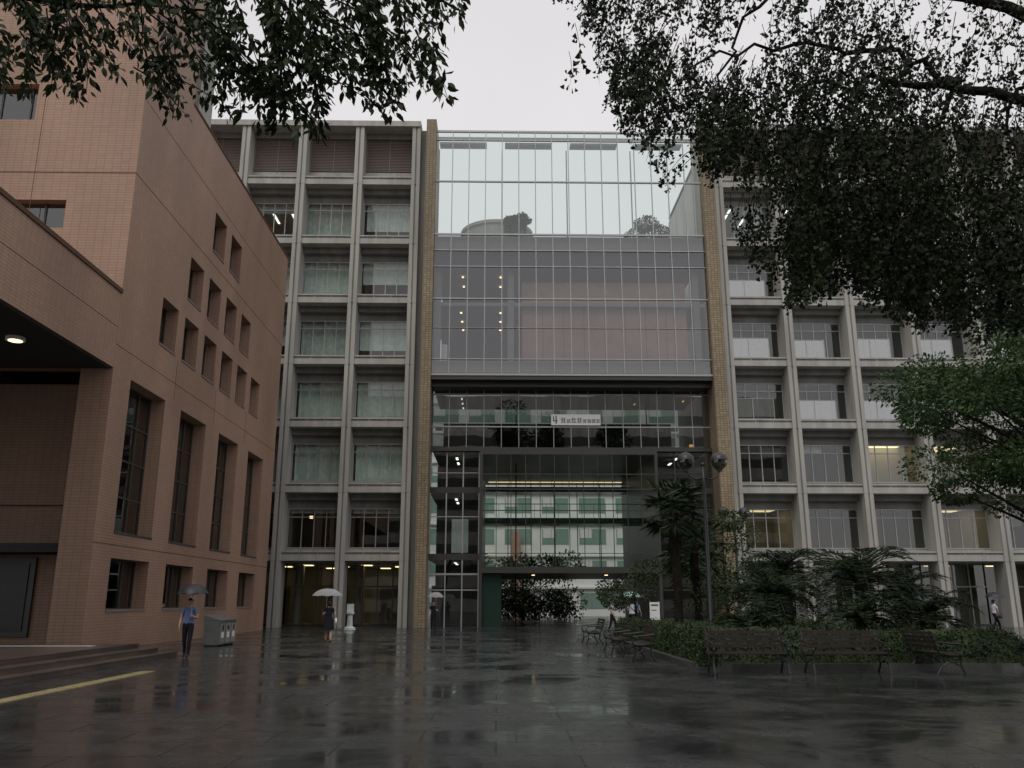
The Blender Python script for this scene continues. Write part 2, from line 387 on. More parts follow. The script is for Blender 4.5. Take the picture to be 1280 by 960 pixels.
c=MB(); gl=MB(); it=MB()
XL,XR=-4.45,14.45
c.box(-5.15,XL,FY-.75,FY+2.2,0,35.2,'beige'); c.box(XR,15.3,FY-.75,FY+2.2,0,35.2,'beige')
c.box(-5.63,-5.15,FY+.5,FY+2,0,35,'concD'); c.box(15.3,15.52,FY+.5,FY+2,0,35,'concD')
pw=(XR-XL)/16
xs=[XL+pw*i for i in range(17)]
bf=FY-.35
for x in xs[1:-1]:
    c.box(x-.028,x+.028,bf-.09,bf+.05,16.4,34.5,'alu')
for z,h in ((17.4,.07),(19.6,.03),(21.7,.09),(24.05,.06),(25.25,.06),(26.45,.12),(30.5,.09),(33.75,.07),(34.45,.14)):
    c.box(XL,XR,bf-.085,bf+.06,z-h/2,z+h/2,'alu')
c.box(XL,XR,bf-.16,bf+.4,15.95,16.4,'bronze'); c.box(XL,XR,bf-.22,bf-.161,16.22,16.36,'alu')
gl.poly([(XL,bf,16.4),(XR,bf,16.4),(XR,bf,26.45),(XL,bf,26.45)],'glBox')
gl.poly([(XL,bf,26.45),(XR,bf,26.45),(XR,bf,34.4),(XL,bf,34.4)],'glTop')
it.box(XL,XR,bf+.2,bf+.25,16.4,17.35,'int'); it.box(XL,XR,bf+.2,bf+.25,25.3,26.4,'int')
it.box(XL,XR,bf+.5,bf+.55,24.1,25.2,'intD')
c.box(XL,XR,bf+.3,bf+.5,34.0,34.2,'alu')
for i in range(0,16,4):
    c.box(xs[i]+.2,xs[i]+3.6,bf+.5,bf+1.2,33.75,33.9,'alu')
for i in range(0,17,4):
    xx=min(max(xs[i],XL+.1),XR-.1); c.tube([(xx,bf+1.6,33.9),(xx,bf+1.6,26.4)],.05,'alu',6)
c.box(XL,XR,bf+.3,FY+16,26.0,26.35,'concD')
c.tube([(-.1,FY+7,26.3),(-.1,FY+7,29.5)],2.75,'conc',32); c.tube([(-.1,FY+7,29.5),(-.1,FY+7,29.75)],2.85,'conc',32)  # tank stands in for a roof opposite mirrored in the upper glass
it.box(XL,XR,bf+.3,FY+9,16.0,16.35,'intD')
it.box(XL,XR,FY+9,FY+9.2,16.3,26,'intD')
it.box(XL,XR,bf+.9,FY+9,21.5,21.75,'int')
it.box(1.7,13.2,FY+.9,FY+6,17.3,21.5,'pink'); it.box(1.7,13.2,FY+.9,FY+6,21.75,23.4,'pink')  # blocks behind the glass stand in for a reflected brick building
for i in range(1,8):
    xx=1.7+11.5*i/8; it.box(xx-.012,xx+.012,FY+.885,FY+.9,17.3,21.5,'joint')
for x in (XL+.3,.9,XR-.6): it.box(x-.22,x+.22,FY+.5,FY+.88,16.3,26,'int')
it.box(XL,XR,FY+1,FY+9,25.0,25.2,'ceil')
it.box(-3.9,-3.5,FY+1.2,FY+1.6,17.4,18.9,'signw')
for x in (-2.6,0.2):
    for yy in (1.8,3.8,5.8):
        it.box(x-.07,x+.07,FY+yy,FY+yy+.22,21.43,21.46,'warm')
        it.box(x-.07,x+.07,FY+yy,FY+yy+.22,24.9,24.93,'warm')
rf=FY+1.1
c.box(XL,XR,bf+.41,rf+.3,15.6,15.95,'bronze')
for x in xs[1:-1]: c.box(x-.02,x+.02,rf-.07,rf+.05,11.5,15.6,'alu' )
for z,h in ((15.3,.06),(13.05,.08)): c.box(XL,XR,rf-.065,rf+.06,z-h/2,z+h/2,'alu')
c.box(XL,XR,rf-.3,rf+.2,11.35,11.6,'bronze')
gl.poly([(XL,rf,11.5),(XR,rf,11.5),(XR,rf,15.6),(XL,rf,15.6)],'glDk')
it.box(XL,XR,rf+.3,FY+14,11.6,11.75,'intD'); it.box(XL,XR,FY+14,FY+14.2,11.6,15.9,'intD')
for x,yy,k_ in ((-2.5,1.5,'cool'),(-2.5,3,'cool'),(-2.5,4.5,'cool'),(9.9,3,'warmlow'),(13.2,2,'orange')): it.box(x-.05,x+.05,rf+yy,rf+yy+.35,15.35,15.4,k_)
it.box(13.3,13.6,rf+1.2,rf+1.4,11.9,12.1,'orange')
for x in (-4,-3.1,-2.2,-1.2,-.3,.7,1.6,11.2,12.2): it.box(x-.25,x+.25,rf+.9,rf+.96,12.95,13.25,'pink')
it.box(3.65,7.0,rf-.16,rf-.12,13.15,13.9,'signw')
def glyph(x,z,s,seed):
    r=random.Random(seed)
    for j in range(4):
        zz=z+s*(.1+.25*j); it.box(x+s*.08*r.random(),x+s*(.7+.25*r.random()),rf-.175,rf-.161,zz,zz+s*.07,'ink')
    for j in range(2):
        xx=x+s*(.2+.45*j); it.box(xx,xx+s*.08,rf-.179,rf-.176,z+s*.05*r.random(),z+s*(.7+.25*r.random()),'ink')
it.box(3.95,4.02,rf-.175,rf-.161,13.25,13.8,'ink'); it.box(3.78,4.08,rf-.179,rf-.176,13.42,13.48,'ink'); it.box(3.78,3.84,rf-.175,rf-.161,13.42,13.75,'ink')
xg=4.3
for i in range(8):
    s=.42 if i in(0,2,3) else .32
    glyph(xg,13.3,s*.9,i); xg+=s*.95
PX0,PX1=-1.0,10.5
for (A,B) in ((XL,PX0-.15),(PX1+.15,XR)):
    n=3; kk='bronze' if A>0 else 'alu'
    for q in range(n+1):
        x=A+(B-A)*q/n; x=min(max(x,A+.04),B-.04); c.box(x-.04,x+.04,rf-.07,rf+.05,0,11.35,kk)
    for z,h in ((8.75,.4),(4.4,.4),(3.3,.12),(7.0,.06),(2.3,.08),(9.9,.05)): c.box(A,B,rf-.075,rf+.055,z-h/2,z+h/2,'bronze' if h>.3 else kk)
    gl.poly([(A,rf,0),(B,rf,0),(B,rf,11.35),(A,rf,11.35)],'gl')
    for z in (4.2,8.5): it.box(A,B,rf+.1,FY+14,z,z+.4,'intD')
    it.box(A,B,FY+8,FY+8.2,0,11.4,'int')
    for z in (11.3,8.45,4.15):
        for yy in (2,4.2): it.box((A+B)/2-.08,(A+B)/2+.08,rf+yy,rf+yy+.9,z-.06,z-.02,'cool')
it.box(-3.0,-1.9,rf+.6,rf+.7,4.7,6.9,'blindW')
it.box(-4.3,-2.4,rf+1.5,rf+1.6,.0,2.6,'intD')
pf=FY+.35
c.box(PX0-.15,PX0+.05,pf,FY+16,0,11.35,'bronze'); c.box(PX1-.05,PX1+.15,pf,FY+16,0,11.35,'bronze')
c.box(PX0+.05,PX1-.05,pf,FY+16,11.05,11.34,'bronze')
c.box(PX0+.05,PX1-.05,pf,FY+16,3.35,3.75,'bronze')
pn=12
for i in range(1,pn):
    x=PX0+(PX1-PX0)*i/pn; c.box(x-.022,x+.022,pf+.05,pf+.13,3.75,11.05,'bronze')
for i in range(1,6):
    x=PX0+(PX1-PX0)*i/6; c.box(x-.03,x+.03,FY+15.6,FY+15.7,3.75,11.05,'dark')
for z,h in ((9.75,.06),(8.75,.08),(7.35,.06),(4.6,.05)): c.box(PX0+.05,PX1-.05,pf+.04,pf+.14,z-h/2,z+h/2,'bronze')
gl.poly([(PX0,pf+.09,3.75),(PX1,pf+.09,3.75),(PX1,pf+.09,11.05),(PX0,pf+.09,11.05)],'glAt')
for (yy,z) in ((5,7.3),(12,10.4)):
    it.box(PX0+.1,PX1-.1,FY+yy,FY+yy+2.0,z-.4,z,'green')
    it.box(PX0+.1,PX1-.1,FY+yy-.02,FY+yy+.02,z+.95,z+1.0,'dark')
    for i in range(14):
        x=PX0+.3+i*(PX1-PX0-.6)/13; it.box(x-.012,x+.012,FY+yy-.01,FY+yy+.01,z,z+.95,'dark')
it.box(PX0+.3,PX1-.3,FY+13.9,FY+14.0,11.0,11.04,'warmlow')
it.box(PX0+.05,PX0+1.3,FY+.8,FY+15,0,3.3,'green')
for x in (2.5,7.5): it.box(x-.1,x+.1,FY+4,FY+4.2,3.31,3.345,'warm')
c.obj('central_structure',ub); gl.obj('central_glazing',ub); it.obj('central_interior',ub)

wb=empty('white_building'); b=MB()
BY=98
b.box(-30,45,BY,BY+14,0,26,'white')
z=.8
while z<24:
    x=-28.5
    while x<44:
        b.box(x,x+3.0,BY-.03,BY-.0,z,z+1.7,'bgwin')
        for q in (0,1,1.5,2.95): b.box(x+q,x+q+.06,BY-.07,BY-.031,z,z+1.7,'alu')
        if random.random()<.4: b.box(x+.1,x+1.4,BY-.05,BY-.031,z+.7,z+1.7,'blindW')
        x+=4.2
    b.box(-30,45,BY-.25,BY-.05,z+2.15,z+2.35,'white'); z+=3.5
b.box(1.6,2.6,BY-3,BY-.3,0,9,'pink')
b.obj('facade',wb)

# building added behind the viewpoint to darken reflections in the lower glass, otherwise unseen
tw=empty('reflection_tower'); b=MB()
b.box(-30,50,-52,-30,0,36,'conc')
z=2
while z<34:
    b.box(-29,49,-30,-29.97,z,z+1.7,'bronze')
    z+=3.6
b.obj('walls',tw)

# ---------------------------------------------------------------- brick building
bb=empty('brick_building')
a=MB(); gl=MB(); it=MB()
BX=-13.3
def wallX(mb,X,th,y0,y1,z0,z1,holes,k):
    ys=sorted({y0,y1,*[h[0] for h in holes],*[h[1] for h in holes]}); zs=sorted({z0,z1,*[h[2] for h in holes],*[h[3] for h in holes]})
    for i in range(len(ys)-1):
        j=0
        while j<len(zs)-1:
            def solid(jj):
                cy=(ys[i]+ys[i+1])/2; cz=(zs[jj]+zs[jj+1])/2
                return not any(h[0]<cy<h[1] and h[2]<cz<h[3] for h in holes)
            if not solid(j): j+=1; continue
            e=j
            while e+1<len(zs)-1 and solid(e+1): e+=1
            mb.box(X-th,X,ys[i],ys[i+1],zs[j],zs[e+1],k); j=e+1
bays=[(30.4,33.75),(35.5,38.7),(40.6,43.75),(45.6,48.6)]
holes=[]
for y0,y1 in bays: holes+= [(y0,y1,3.95,9.4),(y0,y1,1.3,3.05)]
st=[32.5,35.0,37.5,40.05,42.6,45.1]
small=[(s,s+1.7,11.45,13.35) for s in st]+[(s,s+1.7,14.2,16.1) for s in st[1:5]]+[(s,s+1.7,17.5,19.4) for s in st[2:4]]
holes+=small
wallX(a,BX,.7,28.9,51,0,22.6,holes,'brick')
a.box(BX-.72,BX+.03,33.6,51.03,22.6,22.72,'joint')
for z in (3.5,10.3,16.85,19.95): a.box(BX,BX+.004,28.9,51,z-.015,z+.015,'joint')
for yj in (34.6,39.65,44.7): a.box(BX,BX+.005,yj-.012,yj+.012,9.6,11.3,'joint')
a.box(BX-.7,BX,28.9,33.6,22.6,42,'brick'); a.box(-30,BX-.7,33.4,33.6,22.6,42,'brick')
a.box(-30,BX-.7,50.8,51,0,22.6,'brick'); a.box(-30,BX-.7,33.6,50.8,22.3,22.5,'joint')
a.box(-18,-14.2,36.5,38.2,22.5,36,'conc')
def wallY(mb,Y,th,x0,x1,z0,z1,holes,k):
    xs_=sorted({x0,x1,*[h[0] for h in holes],*[h[1] for h in holes]}); zs=sorted({z0,z1,*[h[2] for h in holes],*[h[3] for h in holes]})
    for i in range(len(xs_)-1):
        for j in range(len(zs)-1):
            cx=(xs_[i]+xs_[i+1])/2; cz=(zs[j]+zs[j+1])/2
            if any(h[0]<cx<h[1] and h[2]<cz<h[3] for h in holes): continue
            mb.box(xs_[i],xs_[i+1],Y,Y+th,zs[j],zs[j+1],k)
nh=[(-21,-15.7,14.65,15.75),(-21,-17.3,19.0,20.5),(-21,-15.9,24.5,26)]
wallY(a,28.9,.6,-30,BX-.7,9.45,42,nh,'brick')
for h in nh:
    gl.poly([(h[0],29.25,h[2]),(h[1],29.25,h[2]),(h[1],29.25,h[3]),(h[0],29.25,h[3])],'glBr')
    x=h[0]
    while x<h[1]-.1: a.box(x,x+.06,29.2,29.3,h[2],h[3],'bronze'); x+=1.1
    it.box(h[0],h[1],31,31.1,h[2]-.5,h[3]+.5,'intD')
a.box(-30,BX-.0,28.895,28.9,16.83,16.87,'joint'); a.box(-30,BX,28.895,28.9,22.6,22.64,'joint')
a.box(-17.0,-16.98,28.895,28.9,10,42,'joint')
a.box(-28,BX-.0,9,28.895,9.45,9.95,'brick'); a.box(BX-.5,BX,9,28.895,9.95,12.15,'brick')
a.box(BX-.55,BX+.05,9,28.89,12.15,12.3,'joint')
a.box(BX,BX+.004,9,28.89,10.9,10.93,'joint')
a.box(-28,BX-.1,9.1,28.89,9.40,9.448,'intD')
a.box(-14.4,BX-.7,28.9,31,0.0,9.44,'brick'); a.box(-30,-14.4,31.2,31.4,0,9.4,'brick')
a.box(-30,-14.4,31.15,31.2,4.9,4.95,'joint')
a.box(-20.5,-16.2,31.1,31.2,.4,3.1,'bronze'); a.box(-20.3,-16.4,31.06,31.1,.6,2.9,'dark')
for x in (-14.7,-19):
    a.tube([(x,25.3,9.30),(x,25.3,9.40)],.28,'white',16); a.tube([(x,25.3,9.285),(x,25.3,9.30)],.20,'warm',16)
for (y0,y1,z0,z1) in holes:
    big=(z1-z0)>3
    gx=BX-.55 if not big else BX-.6
    gl.poly([(gx,y0,z0),(gx,y1,z0),(gx,y1,z1),(gx,y0,z1)],'glBr')
    nv=3 if (y1-y0)>2 else 2
    for q in range(nv+1):
        y=y0+(y1-y0)*q/nv; y=min(max(y,y0+.03),y1-.03); a.box(gx-.05,gx+.05,y-.035,y+.035,z0,z1,'bronze')
    zz=[z0+.03,z1-.03]+([z0+1.35,z0+2.7,z0+4.05] if big else [])
    for z in zz: a.box(gx-.045,gx+.045,y0,y1,z-.03,z+.03,'bronze')
    a.box(gx+.06,BX+.03,y0,y1,z0-.06,z0+.02,'stone' if (z1-z0)>1.95 else 'louv')
it.box(-20,-19.9,29.6,50.8,0,22,'int'); 
for z in (3.2,10.4,13.7,16.7,20.2): it.box(-20,BX-.75,29.6,50.8,z,z+.3,'intD')
for y in (34.6,39.65,44.7,49.6): it.box(-20,BX-.9,y,y+.15,0,22,'intD')
for y in (32,33.2,37,42,47): it.sphere((-15.6,y,8.2+.3*math.sin(y)),.12,'orange',8,5)
for y in (32,37,42,47): it.box(-17,-15.2,y-.05,y+.05,5.4,5.5,'orange')
for y in (36.5,42,47): it.box(-16.6,-16,y-.2,y+.2,3.1,3.15,'warm')
a.obj('walls',bb); gl.obj('glazing',bb); it.obj('interior',bb)

# ---------------------------------------------------------------- vegetation
def twig_spray(start,end,nleaf,L,W,P,Dr,Ls,Ws,mb,spread=.12,sag=.12,rad=.008,key='bark'):
    s=Vector(start);e=Vector(end); mid=(s+e)/2+Vector((R(-.1,.1),R(-.1,.1),sag)); pts=[]
    for i in range(5):
        t=i/4; pts.append(s*(1-t)**2+mid*2*t*(1-t)+e*t*t)
    mb.tube(pts,[rad*(1-.75*i/4) for i in range(5)],key,3,False)
    for i in range(nleaf):
        t=R(.12,1.0); p=s*(1-t)**2+mid*2*t*(1-t)+e*t*t
        d=(e-s).normalized(); side=Vector((R(-1,1),R(-1,1),R(-1,.35))).normalized()
        dd=(d*R(.2,.8)+side*.9+Vector((0,0,-.35))).normalized()
        off=side*R(0,spread)
        P.append(p+off); Dr.append(dd); l=L*R(.65,1.2); Ls.append(l); Ws.append(l*W)
tl=empty('zelkova_tree'); mb=MB(); P=[];Dr=[];Ls=[];Ws=[]
mb.tube([(-6.8,2.0,-.1),(-6.75,2.05,1.5),(-6.6,2.2,3.6),(-6.2,2.6,5.4),(-5.5,3.3,7.2),(-5.0,3.6,9.5)],[.34,.27,.24,.2,.15,.08],'bark',12)
limbs=[([(-6.2,2.6,5.4),(-5.0,4.2,6.5),(-3.6,5.2,6.7),(-2.2,5.6,6.5),(-1.0,5.8,6.3),(-.3,5.9,6.15)],.09),
       ([(-6.4,2.4,4.8),(-5.2,4.4,5.9),(-4.2,5.5,6.1),(-3.2,5.7,6.0),(-2.2,5.6,5.9)],.06),
       ([(-5.7,3.1,6.8),(-4.0,4.6,7.2),(-2.4,5.0,7.0),(-1.2,5.0,6.6)],.07)]
for l,r in limbs: mb.limb(l,r,.008,'bark',7,.04)
tips=[(-3.42,5.12),(-2.95,5.1),(-3.1,5.3),(-3.6,5.25),(-3.75,5.5),(-2.75,5.25),(-2.3,4.93),(-2.35,5.2),(-2.56,5.48),(-2.04,5.27),(-1.88,4.98),(-1.95,5.3),(-1.6,4.88),(-1.65,5.2),(-1.34,4.74),(-1.36,5.1),(-1.46,5.3),(-1.11,5.15),(-1.17,5.5),(-.9,5.06),(-1.0,5.4),(-.71,4.96),(-.7,5.35),(-.45,5.08),(-.5,5.4),(-.85,5.6),(-.35,5.70),(-2.44,5.7),(-3.3,5.5),(-3.0,5.6),(-1.7,5.6),(-1.4,5.6),(-2.0,5.65),(-3.6,5.7),(-.55,5.72),(-3.2,5.12),(-3.7,5.12),(-1.75,5.02),(-1.5,4.97),(-1.25,5.25),(-1.42,4.9),(-.8,5.15),(-.6,5.2)]
for (tx,tz) in tips:
    for rep in range(4):
        Y=5.5+R(-.45,.5); sc=Y/5.5
        ex=(tx+R(-.12,.10))*sc; ez=1.6+(tz-1.6+R(-.05,.18))*sc
        sx=ex+R(-.6,.05); sz=min(ez+R(.35,.7),6.75); sy=Y+R(-.3,.3)
        twig_spray((sx,sy,sz),(ex,Y,ez),36,.080,.48,P,Dr,Ls,Ws,mb,.06)
for i in range(70):
    sx=R(-6.5,0); Y=R(3.5,6.8); sz=R(6.6,8.2)
    twig_spray((sx,Y,sz),(sx+R(-.5,.4),Y+R(-.4,.4),sz-R(.3,.6)),22,.09,.5,P,Dr,Ls,Ws,mb,.1)
mb.obj('trunk_and_limbs',tl,True)
leaves('foliage',np.array(P),np.array(Dr),np.array(Ls),np.array(Ws),M['leafL'],tl,1)

tr=empty('ginkgo_tree'); mb=MB(); P=[];Dr=[];Ls=[];Ws=[]
mb.tube([(9.6,9.5,-.1),(9.5,9.6,2),(9.3,9.8,5),(9.1,10,8),(8.8,10,12),(8.7,10,15)],[.5,.42,.38,.32,.22,.08],'bark',14)
for l,r in [([(9.2,9.9,6.2),(7.8,10.2,7.9),(6.4,10.4,8.6),(5.0,10.3,8.5),(3.8,10.1,8.1)],.12),
          ([(9.1,10,7.5),(7.6,9.6,8.9),(6.2,9.2,9.8),(4.5,9.4,10.3),(2.6,9.6,10.2),(1.2,9.8,9.9)],.11),
          ([(9.2,9.9,5.8),(8.0,10.8,6.8),(6.8,11.2,7.2),(5.6,11.2,7.0)],.10),
          ([(9.0,10,8.5),(7.0,11.0,10.4),(4.5,11.3,11),(2.0,11.2,10.8)],.12),
          ([(6.4,10.4,8.6),(5.6,10.6,9.1),(4.4,10.6,9.3),(3.2,10.4,9.0),(2.4,10.2,8.4)],.05),
          ([(6.4,10.4,8.6),(5.8,10.3,7.8),(5.0,10.2,7.2),(4.4,10,6.5)],.04),
          ([(7.6,9.6,8.9),(6.8,9.4,8.2),(6.3,9.3,7.2),(6.1,9.3,6.2)],.045),
          ([(4.5,9.4,10.3),(3.6,9.5,9.5),(3.0,9.6,8.6),(2.8,9.6,7.9)],.035)]:
    mb.limb(l,r,.012,'bark',8,.11)
hx=[.3,.5,.8,1.1,1.23,1.37,1.72,2.15,2.4,2.65,2.95,3.1,3.6,4.0,4.3,4.7,5.1,5.65,6.4,8,9.5]
hz=[9.7,9.6,9.4,9.0,8.4,7.85,7.3,6.65,7.1,6.8,6.3,5.7,5.0,5.2,5.3,5.05,4.85,4.7,4.75,4.6,4.6]
def gap(x,z): return mnoise.noise(Vector((x*1.1,z*1.1,3.3)))
cnt=0
while cnt<2450:
    x=random.triangular(.3,9,6.0) if random.random()<.55 else R(.6,5.5)
    if cnt<330: x=R(3.6,7.6)
    zl=float(np.interp(x,hx,hz))
    ze=zl+abs(random.gauss(0,1))*(1.6 if cnt>=330 else .5)*min(1.4,(.5+x*.2)) 
    if ze>10.6: continue
    if x<1.3 and ze<8.9 and random.random()<.6: continue
    if x<3.6 and gap(x,ze)<-.06 and random.random()<.9: continue
    if x<2.6 and random.random()<.3: continue
    Y=R(8.2,12.2); sc=Y/10.0
    ex=x*sc; ez=1.6+(ze-1.6)*sc
    ln=R(.45,1.0)
    twig_spray((ex+R(-.1,.45),Y+R(-.2,.2),ez+ln),(ex,Y,ez),26,.054,.85,P,Dr,Ls,Ws,mb,.06,.05,.006); cnt+=1
for i in range(160):
    x=R(1,13);Y=R(4,15);z=R(10.8,13)
    twig_spray((x,Y,z),(x+R(-.5,.5),Y,z-.8),16,.10,.9,P,Dr,Ls,Ws,mb,.15,.05,.006)
mb.obj('trunk_and_limbs',tr,True)
leaves('foliage',np.array(P),np.array(Dr),np.array(Ls),np.array(Ws),M['leafR'],tr,2)

def crown_tree(name,x,y,trunk_r,blobs,nper,L,matk,seed,limbs=True,W=.55,cull=-.25,flat=.6):
    e=empty(name,(x,y,0)); mb=MB(); r=random.Random(seed); P=[];Dr=[]
    top=max(b[2] for b in blobs)
    cz=min(b[2] for b in blobs)
    mb.tube([(0,0,-.1),(.05,.03,cz*.5),(-.03,.05,cz),(.0,0,top)],[trunk_r,trunk_r*.8,trunk_r*.65,trunk_r*.2],'bark',10)
    for b in blobs:
        bx,by,bz,br=b
        if limbs:
            z0=max(cz*.6,bz-br*1.5-1); mb.tube([(0,0,z0),(bx*.5,by*.5,(z0+bz)/2+.1),(bx,by,bz)],[trunk_r*.3,trunk_r*.16,.012],'bark',6)
        for j in range(nper):
            u=Vector((r.gauss(0,1),r.gauss(0,1),r.gauss(0,1))).normalized()
            rr=br*(r.random()**.4); p=Vector((bx,by,bz))+Vector((u.x*rr,u.y*rr,u.z*rr*flat))
            if mnoise.noise(p*1.4+Vector((seed,0,0)))<cull: continue
            P.append(p); Dr.append(u+Vector((r.uniform(-.6,.6),r.uniform(-.6,.6),-.3)))
    n=len(P); LL=rng.uniform(.7,1.25,n)*L
    mb.obj('trunk_and_limbs',e,True); leaves('foliage',np.array(P),np.array(Dr),LL,LL*W,M[matk],e,0)
    return e
rb=random.Random(5); bl=[]
for i in range(66):
    an=rb.uniform(0,6.28); q=rb.random()**.6; zz=rb.uniform(4.9,9.3); wmax=4.3 if zz<7.8 else 3.8
    bl.append((wmax*math.cos(an)*q-.2,3.6*math.sin(an)*q,zz-.5*q,rb.uniform(.65,1.15)))
crown_tree('broadleaf_tree',15.2,22,.26,bl,900,.115,'leafM',5,cull=-.3,flat=.5)
crown_tree('small_tree',9.4,36,.09,[(0,0,3.2,1.2),(.6,.2,4.2,1.0),(-.6,0,2.4,1.1),(.3,0,4.9,.7),(.9,.3,2.2,1.1),(1.5,0,3.0,.8),(-1.2,0,3.0,.7)],800,.12,'shrub',9)
crown_tree('small_tree',6.6,42,.08,[(0,0,2.2,1.2),(.7,.2,3.0,.9),(-.9,0,1.8,.9)],900,.12,'hedge',12)
crown_tree('small_tree',7.6,31.5,.08,[(0,0,1.7,1.0),(.9,.2,2.1,.9),(1.6,0,1.5,.9)],900,.10,'hedge',14)
rb=random.Random(8); bl=[(rb.uniform(-5,4.5),rb.uniform(-1.5,1.5),rb.uniform(.6,4.8),rb.uniform(1.2,1.8)) for _ in range(30)]
crown_tree('garden_tree',2.4,80,.2,bl,420,.3,'shrub',20,cull=-.6,flat=.9)
bl=[(rb.uniform(-3,4),rb.uniform(-1.5,1.5),rb.uniform(.6,3.4),rb.uniform(1.0,1.6)) for _ in range(18)]
crown_tree('garden_tree',13.2,84,.2,bl,420,.3,'shrub',21,cull=-.5,flat=.9)
crown_tree('reflection_shrub',1.3,60.3,.05,[(0,0,28.9,.8),(.5,0,29.8,.7),(-.3,0,29.6,.6)],1500,.18,'shrub',31,False,cull=-.25)  # shrubs stand in for foliage reflections in the upper glass
crown_tree('reflection_shrub',10.8,61,.05,[(0,0,28.6,1.2),(.6,0,29.8,.9),(1.4,0,29.0,1.0)],1500,.18,'shrub',32,False,cull=-.25)  # second clump modelling a reflection as foliage
for i,(x,y,s) in enumerate([(1.5,-20,1.0),(8.5,-23,1.0),(19,-24,.95)]):
    rr=random.Random(i); bl=[(rr.uniform(-3.2,3.2)*(1-(zz-12)/26),rr.uniform(-3,3),zz,rr.uniform(1.2,2.4)) for zz in [rr.uniform(12,31)*s for _ in range(26)]]
    crown_tree('tall_tree',x,y,.5,bl,260,.6,'hedge',40+i,cull=-.4)

pl=empty('planter_hedge'); k=MB()
def roundrect(x0,x1,y0,y1,r,n=6):
    out=[]
    for cx,cy,a0 in ((x1-r,y1-r,0),(x0+r,y1-r,90),(x0+r,y0+r,180),(x1-r,y0+r,270)):
        for i in range(n+1):
            t=math.radians(a0+90*i/n); out.append((cx+r*math.cos(t),cy+r*math.sin(t)))
    return out
def ring(mb,o,i_,z0,z1,key):
    n=len(o)
    for j in range(n):
        a_,b_=o[j],o[(j+1)%n]; c_,d_=i_[j],i_[(j+1)%n]
        mb.poly([(*a_,z0),(*b_,z0),(*b_,z1),(*a_,z1)],key); mb.poly([(*a_,z1),(*b_,z1),(*d_,z1),(*c_,z1)],key); mb.poly([(*c_,z0),(*c_,z1),(*d_,z1),(*d_,z0)],key)
ro=roundrect(4.7,13.2,21.2,38,1.2); ri=roundrect(4.88,13.02,21.38,37.82,1.05)
ring(k,ro,ri,0,.16,'stone'); k.poly([(*p,.12) for p in ri],'soil')
k.obj('kerb',pl)
P=[];Dr=[]
core=MB()
nx,ny=44,84
def hz_(x,y):
    ex=min(x-4.9,13.0-x,y-21.4,37.8-y); ex=max(0,ex)
    return .14+min(1,ex/.3)**.5*(.72+.18*mnoise.noise(Vector((x*.8,y*.8,0)))+.10*mnoise.noise(Vector((x*3,y*3,5))))
vs=[]
for j in range(ny+1):
    for i in range(nx+1):
        x=4.9+8.1*i/nx; y=21.4+16.4*j/ny; vs.append((x,y,hz_(x,y)-.05))
core.v=vs
for j in range(ny):
    for i in range(nx):
        n=j*(nx+1)+i; core.f.append((n,n+1,n+nx+2,n+nx+1)); core.m.append(core.mi('hedge'))
core.obj('hedge_body',pl,True)
for i in range(34000):
    x=R(4.9,13.0);y=21.4+16.4*random.random()**1.3
    if random.random()<.3: x=4.9+R(-.05,.4)
    elif random.random()<.3: y=21.4+R(-.05,.4)
    z=hz_(x,y); P.append((x,y,z*R(.75,1.06)-.02)); Dr.append((R(-1,1),R(-1,1),R(-.1,1.1)))
n=len(P); LL=rng.uniform(.045,.10,n); leaves('hedge_leaves',np.array(P),np.array(Dr),LL,LL*.5,M['hedge'],pl,0)

def cycad(x,y,trunk,fl,nf,seed):
    e=empty('sago_palm',(x,y,0)); r=random.Random(seed); mb=MB(); P=[];Dr=[];L=[];W=[]
    mb.tube([(0,0,.1),(.03,0,trunk*.5),(0,.02,trunk)],[.2,.22,.17],'bark',10)
    for i in range(60):
        a=r.uniform(0,6.28); z=r.uniform(.2,trunk); mb.tube([(math.cos(a)*.16,math.sin(a)*.16,z),(math.cos(a)*.27,math.sin(a)*.27,z+.1)],[.035,.008],'bark',4)
    for i in range(nf):
        a=r.uniform(0,6.28); el=math.radians(r.uniform(5,80)); ln=fl*r.uniform(.8,1.1); p=Vector((0,0,trunk)); seg=12; pp=[p.copy()]
        rad=Vector((math.cos(a),math.sin(a),0)); ang=el
        for s in range(seg):
            p=p+(rad*math.cos(ang)+Vector((0,0,math.sin(ang))))*(ln/seg); ang-=math.radians(r.uniform(7,10.5)); pp.append(p.copy())
        mb.tube(pp,[.018*(1-.8*q/seg) for q in range(seg+1)],'cyc',4,False)
        side=rad.cross(Vector((0,0,1)))
        for s in range(34):
            t=(s+2)/36*seg; q=int(min(t,seg-1e-3)); f=t-q; c0=pp[q]*(1-f)+pp[q+1]*f; d=(pp[q+1]-pp[q]).normalized()
            up=side.cross(d)
            w=math.sin(math.pi*min(1,(s+3)/36*.92+.06))
            for sg in (-1,1):
                P.append(c0); Dr.append(side*sg*.85+d*.5+up*.22+Vector((0,0,r.uniform(-.05,.05)))); L.append(.26*w*ln/1.5+.03); W.append(.030)
    mb.obj('trunk',e); leaves('fronds',np.array(P),np.array(Dr),np.array(L),np.array(W),M['cyc'],e,0)
cycad(8.4,27.0,1.7,2.0,54,1); cycad(10.9,26.2,2.15,2.15,60,2); cycad(12.7,27.6,1.6,1.9,46,3); cycad(9.7,29.5,2.5,1.8,44,4); cycad(10.0,24.2,1.1,1.5,34,5); cycad(7.2,25.5,.9,1.4,30,6); cycad(12.0,24.5,1.1,1.5,32,7)

